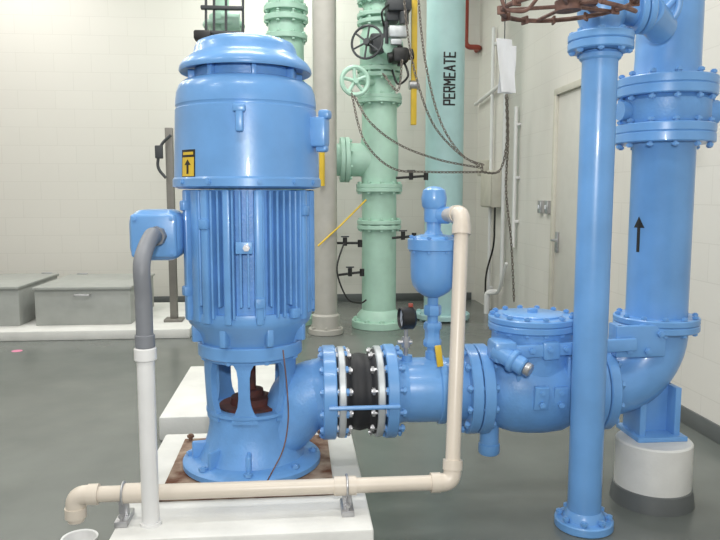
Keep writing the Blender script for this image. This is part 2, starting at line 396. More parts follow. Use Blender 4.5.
# ------------------------------------------------------------------ expansion joint
ej = root('rubber_expansion_joint', (X(360), Y0, AZ-0.22), 'black rubber expansion joint between galvanised steel flanges', 'expansion joint')
t = X(343.5)-X(336.5)
flange(ej, (X(340.3), Y0, AZ), (1, 0, 0), 0.215, t, GALV, name='retaining_flange', segs=56, n=12, br=0.012, Lb=t+0.03, off=0.01, bm=STEEL)
flange(ej, (X(377), Y0, AZ), (1, 0, 0), 0.215, t, GALV, name='retaining_flange', segs=56, n=12, br=0.012, Lb=t+0.03, off=-0.01, bm=STEEL)
b = B(); x0 = X(344); L = X(373.5)-X(344)
b.lathe([(0.2, 0), (0.2, L*0.06), (0.182, L*0.14), (0.176, L*0.25), (0.180, L*0.36), (0.184, L*0.5), (0.180, L*0.64), (0.176, L*0.75), (0.182, L*0.86), (0.2, L*0.94), (0.2, L)], (x0, Y0, AZ), (1, 0, 0), 48)
b.done('rubber_bellows', RUBBER, ej, ang=60)
zz = P(360, 408, Y0-0.23).z
b = B(); b.cyl((X(327), Y0-0.228, zz), (X(393), Y0-0.228, zz), 0.010, 10); b.done('tie_rod', BLUE, ej, label='blue painted tie rod')
b = B(); b.cyl((X(327), Y0+0.228, zz), (X(393), Y0+0.228, zz), 0.010, 10); b.done('tie_rod', BLUE, ej)

# ------------------------------------------------------------------ spool
sp = root('pipe_spool', (X(430), Y0, AZ-0.22), 'short light blue flanged pipe between rubber joint and check valve', 'pipe')
flange(sp, (X(388.5), Y0, AZ), (1, 0, 0), 0.222, X(394)-X(383), BLUE, n=12, br=0.012, Lb=X(398)-X(380), off=0.01, bm=BLUE, hub=(0.15, 0.06))
b = B(); L = X(463)-X(394)
b.lathe([(0.15, 0), (0.15, L*0.15), (0.154, L*0.2), (0.155, L*0.6), (0.165, L*0.62), (0.165, L*0.7), (0.15, L*0.72), (0.15, L)], (X(394), Y0, AZ), (1, 0, 0), 48)
b.cyl((X(433), Y0, AZ+0.14), (X(433), Y0, AZ+0.185), 0.04, 20)
b.cyl((X(406), Y0-0.02, AZ+0.14), (X(406), Y0-0.02, AZ+0.175), 0.025, 16)
b.done('pipe_body', BLUE, sp)
flange(sp, (X(468), Y0, AZ), (1, 0, 0), 0.215, X(473)-X(463), BLUE, n=12, br=0.012, Lb=X(488)-X(460), off=0.027, bm=BLUE)

# ------------------------------------------------------------------ check valve
cv = root('check_valve', (X(532), Y0, AZ-0.22), 'light blue swing check valve with bolted round cover and lever', 'valve')
flange(cv, (X(479.5), Y0, AZ), (1, 0, 0), 0.215, X(485)-X(474), BLUE)
b = B(); x0 = X(485)
def xl(px): return X(px)-x0
b.lathe([(0.155, 0), (0.168, xl(490)), (0.195, xl(499)), (0.212, xl(510)), (0.22, xl(524)), (0.221, xl(540)), (0.212, xl(556)), (0.185, xl(568)), (0.16, xl(576)), (0.15, xl(582))], (x0, Y0, AZ), (1, 0, 0), 56)
zc0 = P(532, 318, Y0).z
xcv = P(532, 330, Y0).x
b.lathe([(0.2, AZ), (0.192, zc0-0.07), (0.195, zc0-0.045)], (xcv, Y0, 0), segs=48)
for dx in (-0.12, 0.12): b.box((xcv+dx, Y0-0.13, AZ+0.09), (0.022, 0.12, 0.2), 0.008)
b.done('valve_body', BLUE2, cv)
flange(cv, (xcv, Y0, zc0-0.032), (0, 0, 1), 0.21, 0.032, BLUE, n=0, name='bonnet_flange')
co_ = flange(cv, (xcv, Y0, zc0), (0, 0, 1), 0.21, 0.030, BLUE, n=14, br=0.010, Lb=0.088, off=-0.015, name='bonnet_cover')
b = B(); b.lathe([(0.14, 0), (0.14, 0.008), (0.13, 0.014), (0, 0.014)], (xcv, Y0, zc0+0.014), segs=40); b.box((xcv, Y0, zc0+0.035), (0.05, 0.02, 0.03), 0.008); b.done('cover_boss', BLUE, co_)
h0 = P(494, 350, 3.08); h1 = P(531, 371, 2.96)
b = B(); b.cyl(h0, h0+(h1-h0)*0.84, 0.04, 28, 0.007); b.cyl(h0+(h1-h0)*0.45, h0+(h1-h0)*0.60, 0.052, 28, 0.006)
b.box(P(502, 350, 3.1), (0.11, 0.14, 0.10), 0.02); hb = b.done('hinge_housing', BLUE, cv)
b = B(); b.cyl(h0+(h1-h0)*0.84, h1, 0.031, 20, 0.006); b.done('hinge_pin', STEEL, cv, label='bare steel pin end')
la = P(500, 353, 3.055); lb = P(636, 344, 3.055)
b = B(); dv = lb-la; rot = Vector((1, 0, 0)).rotation_difference(dv.normalized())
b.box((la+lb)/2, (dv.length, 0.03, 0.06), 0.008, rot); b.box(P(550, 350, 3.06), (0.08, 0.06, 0.085), 0.012, rot)
lv = b.done('lever_arm', BLUE, cv)
for pxb in (532, 550, 566): one_bolt(lv, P(pxb, 353-(pxb-500)*0.066, 3.03), (0, 1, 0), 0.03, 0.009, BLUE)
for pxb in (541, 560):
    b = B(); yo = 0.222 if pxb < 550 else 0.208
    c0 = P(pxb, 398, Y0-yo); b.box(c0, (0.065, 0.03, 0.11), 0.005, Quaternion((1, 0, 0), math.radians(10))); pl = b.done('cast_plate', BLUE, cv)
    one_bolt(pl, c0+Vector((0, -0.016, 0.028)), (0, 1, 0), 0.016, 0.010, BLUE); one_bolt(pl, c0+Vector((0, -0.02, -0.028)), (0, 1, 0), 0.016, 0.010, BLUE)
sx_ = P(484, 440, Y0).x
b = B(); b.lathe([(0.045, 0.0), (0.052, 0.01), (0.052, 0.05), (0.046, 0.055), (0.046, 0.2)], (sx_+0.02, Y0-0.02, P(484, 452, Y0).z), segs=24); b.done('drain_stub', BLUE, cv)
flange(cv, (X(587), Y0, AZ), (1, 0, 0), 0.215, X(592)-X(582), BLUE, n=12, br=0.012, Lb=X(607)-X(579), off=0.025)

# ------------------------------------------------------------------ elbow, riser
RR = 0.143
xr = P(660, 230, Y0).x
el = root('pipe_elbow', (xr, Y0, AZ-0.25), 'light blue flanged pipe elbow turning upward on a steel foot', 'pipe elbow')
flange(el, (X(598), Y0, AZ), (1, 0, 0), 0.215, X(603)-X(593), BLUE)
xe = X(603); Rb = xr-xe-0.005; zf = P(660, 325, Y0).z
pts = [Vector((xe-0.02, Y0, AZ))]
Rz = zf-AZ-0.01
for i in range(25):
    a_ = i/24*math.pi/2; pts.append(Vector((xr-Rb+Rb*math.sin(a_), Y0, AZ+Rz-Rz*math.cos(a_))))
pts.append(Vector((xr, Y0, zf+0.01)))
b = B(); b.tube(pts, 0.15, segs=44); b.done('elbow_body', BLUE, el)
flange(el, (xr, Y0, zf), (0, 0, 1), 0.2, 0.034, BLUE, n=12, br=0.010, Lb=0.09, off=0.017)
b = B(); c0 = P(640, 341, Y0-0.165)
b.box(c0, (0.24, 0.03, 0.15), 0.008); b.box(c0+Vector((0.12, 0.02, 0.06)), (0.22, 0.05, 0.03), 0.006); b.box(c0+Vector((-0.1, 0.04, 0.0)), (0.03, 0.1, 0.15), 0.006)
lug = b.done('anchor_lug', BLUE, el)
for dx, dz_ in ((-0.06, -0.04), (0.03, -0.045), (0.09, 0.035)): one_bolt(lug, c0+Vector((dx, -0.015, dz_)), (0, 1, 0), 0.03, 0.011, BLUE)
zped = P(653, 434, Y0-0.0).z
b = B()
b.box((xr, Y0, (zped+AZ)/2), (0.19, 0.03, AZ-zped), 0.004); b.box((xr-0.09, Y0, (zped+AZ)/2), (0.03, 0.18, AZ-zped), 0.004); b.box((xr+0.085, Y0, (zped+AZ)/2), (0.03, 0.18, AZ-zped), 0.004)
b.box((xr, Y0, zped+0.012), (0.25, 0.24, 0.024), 0.004); b.done('support_foot', BLUE, el)
pc_ = (xr-0.015, Y0-0.06, 0)
pd = root('concrete_pedestal', pc_, 'round white concrete pedestal with dark grey painted base', 'pedestal')
b = B(); b.lathe([(0.178, 0.08), (0.178, zped-0.008), (0.170, zped)], pc_, segs=48); b.done('pedestal_body', WHITEC, pd)
b = B(); b.lathe([(0.196, 0), (0.192, 0.04), (0.184, 0.08), (0.177, 0.085)], pc_, segs=48); b.done('pedestal_base', GREYPAD, pd)

def zr(py): return P(662, py, Y0).z
rs = root('riser_pipe', (xr, Y0, zf+0.02), 'large light blue vertical pipe with black flow arrow', 'pipe')
flange(rs, (xr, Y0, zf+0.034), (0, 0, 1), 0.2, 0.032, BLUE)
b = B(); b.lathe([(RR, zf+0.02), (RR, zr(148)), (0.155, zr(144))], (xr, Y0, 0), segs=48); b.done('pipe_body', BLUE, rs)
flange(rs, (xr, Y0, zr(139)), (0, 0, 1), 0.226, 0.046, BLUE, n=12, br=0.011, Lb=0.125, off=0.022)
f = conform(xr, Y0, RR, math.radians(-69))
b = B(); zs0, zs1 = zr(251), zr(216)
u_ = 0.009; hh = zs1-0.05
b.poly([(-u_, zs0, 0.0012), (u_, zs0, 0.0012), (u_, hh, 0.0012), (-u_, hh, 0.0012)], f)
b.poly([(-0.032, hh-0.004, 0.0014), (0, hh-0.004, 0.0022), (0, zs1, 0.0022)], f); b.poly([(0, hh-0.004, 0.0022), (0.032, hh-0.004, 0.0014), (0, zs1, 0.0022)], f)
b.done('flow_arrow', BLACK, rs, label='black stencilled arrow pointing up')
bv = root('butterfly_valve', (xr, Y0, zr(133)), 'light blue butterfly valve clamped between pipe flanges', 'valve')
flange(bv, (xr, Y0, zr(139)+0.044), (0, 0, 1), 0.226, 0.042, BLUE)
b = B(); b.lathe([(0.18, zr(128)), (0.2, zr(121)), (0.2, zr(102)), (0.18, zr(96))], (xr, Y0, 0), segs=48)
b.cyl((xr, Y0, zr(112)), (xr-0.235, Y0-0.02, zr(112)), 0.045, 20); b.cyl((xr, Y0, zr(112)), (xr+0.25, Y0, zr(112)), 0.06, 20)
b.done('valve_body', BLUE2, bv)
flange(bv, (xr, Y0, zr(93)), (0, 0, 1), 0.226, 0.046, BLUE, n=12, br=0.011, Lb=0.125, off=0.022)
rs2 = root('riser_pipe.001', (xr, Y0, zr(88)), 'large light blue vertical pipe above the butterfly valve', 'pipe')
flange(rs2, (xr, Y0, zr(93)+0.044), (0, 0, 1), 0.226, 0.042, BLUE)
b = B(); b.lathe([(0.165, zr(86)), (0.15, zr(72)), (0.147, zr(60)), (0.147, 3.6)], (xr, Y0, 0), segs=48); b.done('pipe_body', BLUE, rs2)

# ------------------------------------------------------------------ slim pipe
YS = 2.95; xs = P(591.5, 300, YS).x
def zs(py): return P(600, py, YS).z
sl = root('slim_riser_pipe', (xs, YS, 0), 'slim light blue vertical pipe flanged to the floor', 'pipe')
RS = 0.074
b = B(); b.lathe([(RS, 0.03), (RS, zs(52))], (xs, YS, 0), segs=36)
b.lathe([(0.096, 0.035), (0.09, 0.06), (RS+0.001, 0.08)], (xs, YS, 0), segs=36); b.done('pipe_body', BLUE, sl)
flange(sl, (xs, YS, 0.02), (0, 0, 1), 0.13, 0.04, BLUE, n=8, br=0.011, Lb=0.06, off=0.012)
b = B(); b.cyl((xs, YS, zs(53)), (xs, YS, zs(61)), 0.086, 36, 0.008); b.done('pipe_collar', BLUE, sl)
flange(sl, (xs, YS, zs(47)), (0, 0, 1), 0.135, 0.036, BLUE, n=8, br=0.010, Lb=0.09, off=0.018)
gv = root('gate_valve', (xs, YS, zs(42)), 'light blue valve with rusty brown chain wheel, slim pipe', 'valve')
flange(gv, (xs, YS, zs(47)+0.036), (0, 0, 1), 0.135, 0.034, BLUE)
b = B(); b.lathe([(0.085, zs(42)), (0.085, zs(28)), (0.10, zs(18)), (0.10, zs(-6)), (0.085, zs(-20)), (0.085, 3.3)], (xs, YS, 0), segs=32)
b.cyl((xs, YS, zs(12)), (xs+0.2, YS, zs(10)), 0.06, 24, 0.008)
b.cyl((xs+0.14, YS, zs(10)), (xs+0.17, YS, zs(10)), 0.095, 28, 0.006); b.cyl((xs+0.175, YS, zs(10)), (xs+0.205, YS, zs(10)), 0.095, 28, 0.006); b.cyl((xs+0.2, YS, zs(10)), (xs+0.33, YS+0.12, zs(20)), 0.07, 28, 0.008)
for dz_ in (-1, 1): b.tube([(xs+0.3, YS+0.08, zs(16)+0.03*dz_), (xs+0.36, YS+0.04, zs(0)+0.04*dz_), (xs+0.36, YS+0.02, zs(-25))], 0.014, fil=0.04, segs=10)
b.done('valve_body', BLUE, gv)
hc = P(568, 6, YS-0.42)
handwheel(gv, hc, (-0.05, -0.02, 1), 0.235, 0.009, BROWN, 5, name='chain_wheel', teeth=12)
b = B(); b.cyl((hc.x, hc.y, hc.z-0.02), (hc.x, hc.y, hc.z+0.4), 0.014, 12); b.cyl((xs, YS, hc.z+0.07), (hc.x, hc.y, hc.z+0.07), 0.018, 12); b.box((hc.x+0.1, hc.y+0.1, hc.z+0.05), (0.1, 0.04, 0.04), 0.008); b.done('valve_stem', BROWN, gv)
b = B()
e0 = hc+Vector((-0.23, -0.02, 0)); b.tube([e0+Vector((-0.03, 0, 0.05)), e0+Vector((-0.01, 0, -0.025)), e0+Vector((0.07, 0.0, -0.03)), e0+Vector((0.12, 0.02, 0.03))], 0.007, fil=0.03, segs=8)
b.tube([hc+Vector((0.04, -0.18, -0.03)), hc+Vector((0.14, -0.14, -0.035)), hc+Vector((0.25, -0.02, -0.02)), hc+Vector((0.29, 0.12, 0.03))], 0.008, fil=0.05, segs=8)
b.done('chain_guide', BROWN, gv)

# ------------------------------------------------------------------ air release valve
av = root('air_release_valve', (X(433), Y0, AZ+0.16), 'light blue cup shaped air release valve on a slim stem', 'valve')
ax = P(433, 290, Y0).x
def za(py): return P(433, py, Y0).z
b = B()
b.lathe([(0.03, za(297)), (0.05, za(295)), (0.078, za(291)), (0.098, za(285)), (0.106, za(277)), (0.108, za(266)), (0.109, za(250)), (0.122, za(249)), (0.122, za(244.5)), (0.122, za(244)), (0.122, za(239)), (0.095, za(238)), (0.088, za(236)), (0.045, za(234)), (0.034, za(230)), (0.034, za(208))], (ax, Y0, 0), segs=40)
av_b = b.done('valve_bell', BLUE, av); bolts(av_b, (ax, Y0, za(244)), (0, 0, 1), 0.107, 8, 0.075, 0.007, BLUE)
b = B(); b.lathe([(0.042, za(222)), (0.046, za(219)), (0.046, za(209)), (0.056, za(206)), (0.060, za(198)), (0.052, za(190)), (0.03, za(187)), (0, za(186))], (ax, Y0, 0), segs=32)
b.cyl((ax, Y0, za(215)), (ax+0.065, Y0-0.045, za(215)), 0.04, 24, 0.006); b.done('valve_cap', BLUE, av)
b = B(); b.lathe([(0.026, AZ+0.15), (0.026, za(297))], (ax, Y0, 0), segs=20)
b.lathe([(0.040, za(346)), (0.044, za(344)), (0.044, za(340)), (0.037, za(338)), (0.037, za(330)), (0.044, za(328)), (0.044, za(324)), (0.040, za(322))], (ax, Y0, 0), segs=8)
b.lathe([(0.038, za(315)), (0.042, za(313)), (0.042, za(307)), (0.038, za(305))], (ax, Y0, 0), segs=6)
b.done('isolation_valve', BLUE, av)
b = B(); b.box(P(439, 356, Y0-0.158), (0.03, 0.014, 0.1), 0.004, Quaternion((0, 1, 0), math.radians(-8))); b.done('handle_tag', YEL, av, label='yellow valve handle')

# ------------------------------------------------------------------ pvc drain line
pa = Vector((ax+0.05, Y0-0.035, za(215))); pb = P(462, 214, 3.0); pc = P(452, 482, 2.74); pe = P(75, 495, 2.72); pf2 = P(77, 521, 2.72)
pv = root('drain_pipe', (pc.x, pc.y, ZP), 'beige plastic drain pipe running down and across the pump front', 'pipe')
b = B(); b.tube([pa, pb, pc, pe, Vector((pe.x, pe.y, pf2.z))], 0.031, fil=0.05, segs=24); b.done('pipe_run', PVC, pv)
pend = Vector((pe.x, pe.y, pf2.z))
def elbow_fit(p, a_, c2, L=0.085):
    b = B(); u1 = (a_-p).normalized(); u2 = (c2-p).normalized()
    b.tube([p+u1*L, p, p+u2*L], 0.037, fil=0.05, segs=24)
    b.tube([p+u1*(L-0.035), p+u1*(L+0.005)], 0.041, segs=24); b.tube([p+u2*(L-0.035), p+u2*(L+0.005)], 0.041, segs=24)
    b.done('elbow_fitting', PVC, pv)
elbow_fit(pb, pa, pc); elbow_fit(pc, pb, pe); elbow_fit(pe, pc, pend)
dirh = (pe-pc).normalized()
for pxx in (135, 345):
    t = (P(pxx, 490, 2.73).x-pc.x)/(pe.x-pc.x); p = pc+(pe-pc)*t
    b = B(); b.tube([p-dirh*0.045, p+dirh*0.045], 0.039, segs=24); b.done('coupling', PVC, pv)
for i, pxx in enumerate((124, 347)):
    t = (P(pxx, 490, 2.73).x-pc.x)/(pe.x-pc.x); p = pc+(pe-pc)*t
    cl = root('pipe_clamp', (p.x, p.y, ZP), 'small galvanised pipe support clamp on the white pad', 'pipe clamp', 'pipe clamps')
    b = B(); b.box((p.x, p.y, ZP+0.012), (0.05, 0.13, 0.024), 0.003); b.box((p.x, p.y, (ZP+p.z)/2), (0.035, 0.035, p.z-ZP-0.04), 0.003); b.done('clamp_base', STEEL, cl)
    b = B(); b.tube([p+Vector((0, 0.044*math.cos(k*math.pi/8), 0.044*math.sin(k*math.pi/8))) for k in range(16)], 0.005, closed=True, segs=8); b.done('clamp_ring', STEEL, cl)
    one_bolt(cl, (p.x, p.y-0.05, ZP+0.03), (0, 0, 1), 0.03, 0.008, STEEL)
b = B(); b.lathe([(0.04, 0.0), (0.045, 0.03), (0.05, 0.09), (0.066, 0.15), (0.07, 0.16), (0.062, 0.158), (0.045, 0.09), (0, 0.08)], (pe.x+0.01, 2.72, 0), segs=32)
b.done('floor_drain_cup', PVCW, label='small white plastic drain funnel on the floor', cat='drain')

# ------------------------------------------------------------------ conduit
cb_ = G(151, 524, ZP); cb_ = Vector((cb_.x, cb_.y, ZP))
cn = root('electrical_conduit', cb_, 'grey flexible conduit joined to white plastic conduit on the pad', 'conduit')
zj = P(143, 350, cb_.y).z
b = B(); b.cyl(cb_, (cb_.x, cb_.y, zj), 0.033, 28)
b.lathe([(0.042, 0), (0.042, 0.012)], cb_, segs=28); b.done('rigid_conduit', PVCW, cn)
b = B(); b.cyl((cb_.x, cb_.y, zj-0.04), (cb_.x, cb_.y, zj+0.01), 0.042, 28, 0.004); b.done('coupling', PVCW, cn)
s0 = P(157, 236, 3.02); path = [s0, s0+Vector((0, -0.05, 0)), P(151, 237, 2.85), P(142, 262, 2.68), Vector((cb_.x, cb_.y, P(141, 300, cb_.y).z)), Vector((cb_.x, cb_.y, zj))]
b = B(); b.tube(smooth_path(path), 0.032, segs=24); b.done('flexible_conduit', GREYC, cn, label='grey flexible conduit')
b = B(); b.cyl(s0+Vector((0, 0.01, 0)), s0+Vector((0, -0.05, 0)), 0.042, 8); b.done('conduit_connector', GREYC, cn)
b = B(); b.cyl((cb_.x, cb_.y, zj+0.01), (cb_.x, cb_.y, zj+0.06), 0.038, 12, 0.003); b.done('conduit_connector', GREYC, cn)

# ------------------------------------------------------------------ gauge
pg = root('pressure_gauge', (P(406, 355, Y0).x, Y0-0.02, AZ+0.17), 'small black pressure gauge on a steel needle valve', 'gauge')
gp = P(406, 318, Y0-0.02)
b = B(); b.cyl((gp.x, gp.y, AZ+0.16), (gp.x, gp.y, gp.z), 0.009, 12); b.cyl((gp.x, gp.y, gp.z-0.14), (gp.x, gp.y, gp.z-0.09), 0.02, 6); b.cyl((gp.x-0.04, gp.y, gp.z-0.115), (gp.x+0.03, gp.y, gp.z-0.115), 0.01, 10); b.done('needle_valve', STEEL, pg)
dd = Vector((-0.95, -0.12, 0.0)).normalized()
b = B(); b.lathe([(0.045, -0.04), (0.054, -0.03), (0.054, 0.025), (0.048, 0.03), (0.046, 0.015), (0, 0.015)], gp, dd, 32); b.done('gauge_case', BLACK, pg)
b = B(); b.lathe([(0.044, 0.0155), (0.044, 0.0165), (0, 0.0165)], gp, dd, 28); b.done('gauge_face', PAPER, pg)
b = B(); b.box(gp+dd*0.019, (0.002, 0.004, 0.05), 0, Quaternion((1, 0, 0), 0.7)); b.done('gauge_needle', BLACK, pg)
b = B(); b.box(gp+Vector((0.022, 0, 0.06)), (0.022, 0.018, 0.02), 0.004); b.done('gauge_vent', RED, pg)

# ================================================================== BACKGROUND
def vpipe(name, px, r, Y, z1, m, label, z0=0.0, refy=150):
    x = P(px, refy, Y).x; rt_ = root(name, (x, Y, z0), label, 'pipe')
    B().lathe([(r, z0), (r, z1)], (x, Y, 0), segs=28).done('pipe_body', m, rt_)
    return rt_, x
YA = 7.55; rp, xa = vpipe('column_pipe', 325, 0.125, YA, ZC, BEIGEP, 'tall beige grey vertical pipe from floor to ceiling')
flange(rp, (xa, YA, 0.03), (0, 0, 1), 0.19, 0.06, BEIGEP, n=6, br=0.014)
B().lathe([(0.15, 0.06), (0.15, 0.2), (0.126, 0.22)], (xa, YA, 0), segs=28).done('pipe_sleeve', BEIGEP, rp)
YPm = 8.3; rp, xp = vpipe('permeate_pipe', 445, 0.225, YPm, ZC, MINTL, 'pale aqua vertical pipe stencilled PERMEATE', refy=90)
flange(rp, (xp, YPm, 0.05), (0, 0, 1), 0.33, 0.06, MINTL, n=8, br=0.02)
# block stencil letters, 5 x 7 unit cells, drawn as strokes
LET = {
 'P': [((0, 0), (0, 7)), ((0, 7), (3.4, 7)), ((3.4, 7), (3.4, 3.4)), ((3.4, 3.4), (0, 3.4))],
 'E': [((0, 0), (0, 7)), ((0, 7), (3.6, 7)), ((0, 3.6), (3.0, 3.6)), ((0, 0), (3.6, 0))],
 'R': [((0, 0), (0, 7)), ((0, 7), (3.4, 7)), ((3.4, 7), (3.4, 3.6)), ((3.4, 3.6), (0, 3.6)), ((1.6, 3.6), (3.6, 0))],
 'M': [((0, 0), (0, 7)), ((0, 7), (2.1, 3.2)), ((2.1, 3.2), (4.2, 7)), ((4.2, 7), (4.2, 0))],
 'A': [((0, 0), (2.0, 7)), ((2.0, 7), (4.0, 0)), ((0.8, 2.2), (3.2, 2.2))],
 'T': [((0, 7), (4.0, 7)), ((2.0, 7), (2.0, 0))]}
ADV = {'P': 5.3, 'E': 5.3, 'R': 5.5, 'M': 6.1, 'A': 5.6, 'T': 5.6}
zt0, zt1 = P(446, 107, YPm).z, P(446, 56, YPm).z
tot = sum(ADV[c] for c in 'PERMEATE')-1.6; un = (zt1-zt0)/tot; hs = 0.125/7
fcf = conform(xp, YPm, 0.225, 0.02)
b = B(); curx = 0.0; lw = 0.62
for ch in 'PERMEATE':
    for (p_, q2) in LET[ch]:
        A_ = Vector((p_[0]*un, p_[1]*hs)); E_ = Vector((q2[0]*un, q2[1]*hs)); dr = (E_-A_).normalized(); nr = Vector((-dr.y, dr.x))*lw*0.0105; A_ = A_-dr*0.0065; E_ = E_+dr*0.0065
        for k in range(4):
            s0_ = A_.lerp(E_, k/4); s1_ = A_.lerp(E_, (k+1)/4)
            quad = [s0_-nr*1.5, s1_-nr*1.5, s1_+nr*1.5, s0_+nr*1.5]
            b.poly([(-(v_.y-0.0625), zt0+curx+v_.x, 0.004) for v_ in quad], fcf)
    curx += ADV[ch]*un
b.done('lettering', BLACK, rp, label='black stencilled word PERMEATE')

YM = 7.9; xm = P(379, 250, YM).x
def zm_(py): return P(379, py, YM).z
mt = root('mint_pipe_stack', (xm, YM, 0), 'mint green flanged pipe stack with tee branch', 'pipe')
b = B(); b.lathe([(0.195, 0.05), (0.195, zm_(188)), (0.2, zm_(185)), (0.2, zm_(180)), (0.215, zm_(170)), (0.215, zm_(145)), (0.195, zm_(135)), (0.195, zm_(103)), (0.18, zm_(98)), (0.18, zm_(76))], (xm, YM, 0), segs=36)
b.cyl((xm, YM, zm_(160)), (P(349, 160, YM).x, YM, zm_(160)), 0.185, 28)
b.done('pipe_body', MINT, mt)
flange(mt, (xm, YM, 0.04), (0, 0, 1), 0.31, 0.08, MINT, n=10, br=0.02)
B().lathe([(0.26, 0.08), (0.25, 0.14), (0.2, 0.2)], (xm, YM, 0), segs=36).done('pipe_foot', MINT, mt)
for py_, r_ in ((186, 0.26), (190, 0.26), (222, 0.25), (227, 0.25), (98, 0.25), (102, 0.25), (77, 0.25)):
    flange(mt, (xm, YM, zm_(py_)), (0, 0, 1), r_, 0.045, MINT, n=10, br=0.014)
xt = P(347, 160, YM).x
flange(mt, (xt, YM, zm_(160)), (1, 0, 0), 0.25, 0.05, MINT, n=8, br=0.015); flange(mt, (xt-0.055, YM, zm_(160)), (1, 0, 0), 0.25, 0.05, MINT)
YL_ = 8.2; xlp = P(286, 25, YL_).x
b = B(); b.tube([(xt-0.05, YM, zm_(160)), (xt-0.2, YM, zm_(160)), (xlp+0.1, YL_, zm_(160))], 0.18, fil=0.15, segs=28); b.done('branch_pipe', MINT, mt)
vs = root('mint_gate_valve', (xm, YM, zm_(74)), 'mint green valve with black handwheel and actuator', 'valve')
b = B(); b.lathe([(0.18, zm_(75)), (0.22, zm_(66)), (0.22, zm_(38)), (0.18, zm_(28)), (0.18, zm_(20)), (0.2, zm_(-30)), (0.2, ZC)], (xm, YM, 0), segs=32)
b.cyl((xm, YM, zm_(52)), (xm+0.1, YM-0.36, zm_(52)), 0.12, 24); b.done('valve_body', MINT, vs)
for py_ in (71, 24, 17, 2): flange(vs, (xm, YM, zm_(py_)), (0, 0, 1), 0.25, 0.045, MINT, n=10, br=0.014)
handwheel(vs, P(367, 42, YM-0.45), (-0.5, -1, 0.1), 0.17, 0.013, DARK, 6)
b = B(); b.cyl(P(367, 42, YM-0.45), P(380, 45, YM-0.05), 0.04, 12); b.box(P(378, 44, YM-0.3), (0.18, 0.16, 0.2), 0.03); b.cyl(P(386, 44, YM-0.36), P(386, 22, YM-0.36), 0.03, 10); b.done('gear_shaft', DARK, vs)
b = B(); b.box(P(398, 6, YM-0.35), (0.26, 0.24, 0.15), 0.03); b.box(P(392, 16, YM-0.3), (0.14, 0.2, 0.14), 0.02); b.cyl(P(404, 12, YM-0.42), P(404, 24, YM-0.42), 0.05, 12); b.done('gear_operator', DARK, vs)
b = B(); b.box(P(400, 56, YM-0.4), (0.17, 0.2, 0.15), 0.03); b.cyl(P(388, 58, YM-0.4), P(413, 54, YM-0.4), 0.055, 16); b.cyl(P(400, 66, YM-0.4), P(400, 46, YM-0.4), 0.03, 12); b.done('limit_switch', BLACK, vs)
b = B(); b.box(P(398, 32, YM-0.43), (0.2, 0.1, 0.12), 0.02); b.box(P(396, 42, YM-0.43), (0.12, 0.06, 0.06), 0.01); b.done('actuator_plate', GALV, vs)
b = B(); b.tube(smooth_path([P(404, 62, YM-0.4), P(408, 76, YM-0.45), P(398, 84, YM-0.4), P(392, 70, YM-0.3)]), 0.012, segs=6); b.tube(smooth_path([P(390, 4, YM-0.45), P(382, 12, YM-0.5), P(384, 26, YM-0.4)]), 0.012, segs=6); b.done('signal_cable', BLACK, vs, kind='stuff')
handwheel(vs, P(355, 81, YM-0.5), (0.15, -1, 0.0), 0.14, 0.024, MINT, 5, name='chain_wheel')
b = B(); b.cyl(P(355, 81, YM-0.5), (xm, YM, zm_(83)), 0.035, 12); b.done('wheel_shaft', MINT, vs)
rp, xl_ = vpipe('mint_pipe', 286, 0.2, YL_, ZC, MINT, 'mint green vertical flanged pipe rising behind the motor', refy=25)
for py_, r_ in ((10, 0.25), (20, 0.25), (38, 0.24), (-8, 0.25)):
    flange(rp, (xl_, YL_, P(286, py_, YL_).z), (0, 0, 1), r_, 0.06, MINT, n=8, br=0.015)
flange(rp, (xl_, YL_, 0.04), (0, 0, 1), 0.3, 0.08, MINT, n=8, br=0.02)
YV = 8.0; xv = P(222, 20, YV).x
vq = root('chain_operated_valve', (xv, YV, 0), 'mint green pipe with steel rods and chain operator', 'valve')
b = B(); b.lathe([(0.12, 0.0), (0.12, P(218, 30, YV).z), (0.14, P(218, 22, YV).z), (0.14, P(218, 16, YV).z), (0.08, P(218, 12, YV).z), (0.08, ZC)], (xv, YV, 0), segs=28); b.cyl(P(222, 22, YV-0.1), P(240, 22, YV-0.1), 0.1, 20); b.done('pipe_body', MINT, vq)
b = B()
for pxx in (206, 214, 226, 243): b.cyl(P(pxx, 45, YV-0.3), P(pxx, -20, YV-0.3), 0.014, 8)
b.box(P(222, 8, YV-0.3), (0.44, 0.06, 0.04), 0.01); b.box(P(222, 33, YV-0.3), (0.44, 0.06, 0.04), 0.01); b.done('operator_frame', DARK, vq)
b = B(); b.box(P(203, 36, YV-0.35), (0.18, 0.14, 0.1), 0.02); b.done('limit_switch', BLACK, vq)
b = B(); b.lathe([(0.22, 0), (0.23, 0.02), (0.22, 0.05)], P(224, 28, YV), segs=32); b.done('valve_flange', MINT, vq)
yp = P(414, 60, 7.6)
yl = root('yellow_rail', (yp.x, 7.6, 0), 'thin yellow painted vertical conduit', 'conduit')
b = B(); b.box((yp.x, 7.6, (P(414, 125, 7.6).z+ZC)/2), (0.06, 0.05, ZC-P(414, 125, 7.6).z), 0.006); b.done('rail_post', YEL, yl)
b = B(); b.cyl((yp.x-0.05, 7.6, P(414, 85, 7.6).z), (yp.x+0.05, 7.6, P(414, 85, 7.6).z), 0.05, 12); b.done('rail_bracket', STEEL, yl)
b = B(); b.tube([P(322, 150, 7.38), P(322, 186, 7.38)], 0.03, segs=10)
b.done('yellow_tag', YEL, label='yellow tube strapped to the beige pipe', cat='tube')
b = B(); b.tube([P(318, 246, 7.35), P(340, 226, 7.45), P(366, 200, 7.64)], 0.010, segs=8)
b.done('yellow_hose', YEL, label='thin straight yellow line running diagonally to the mint pipe', cat='hose')
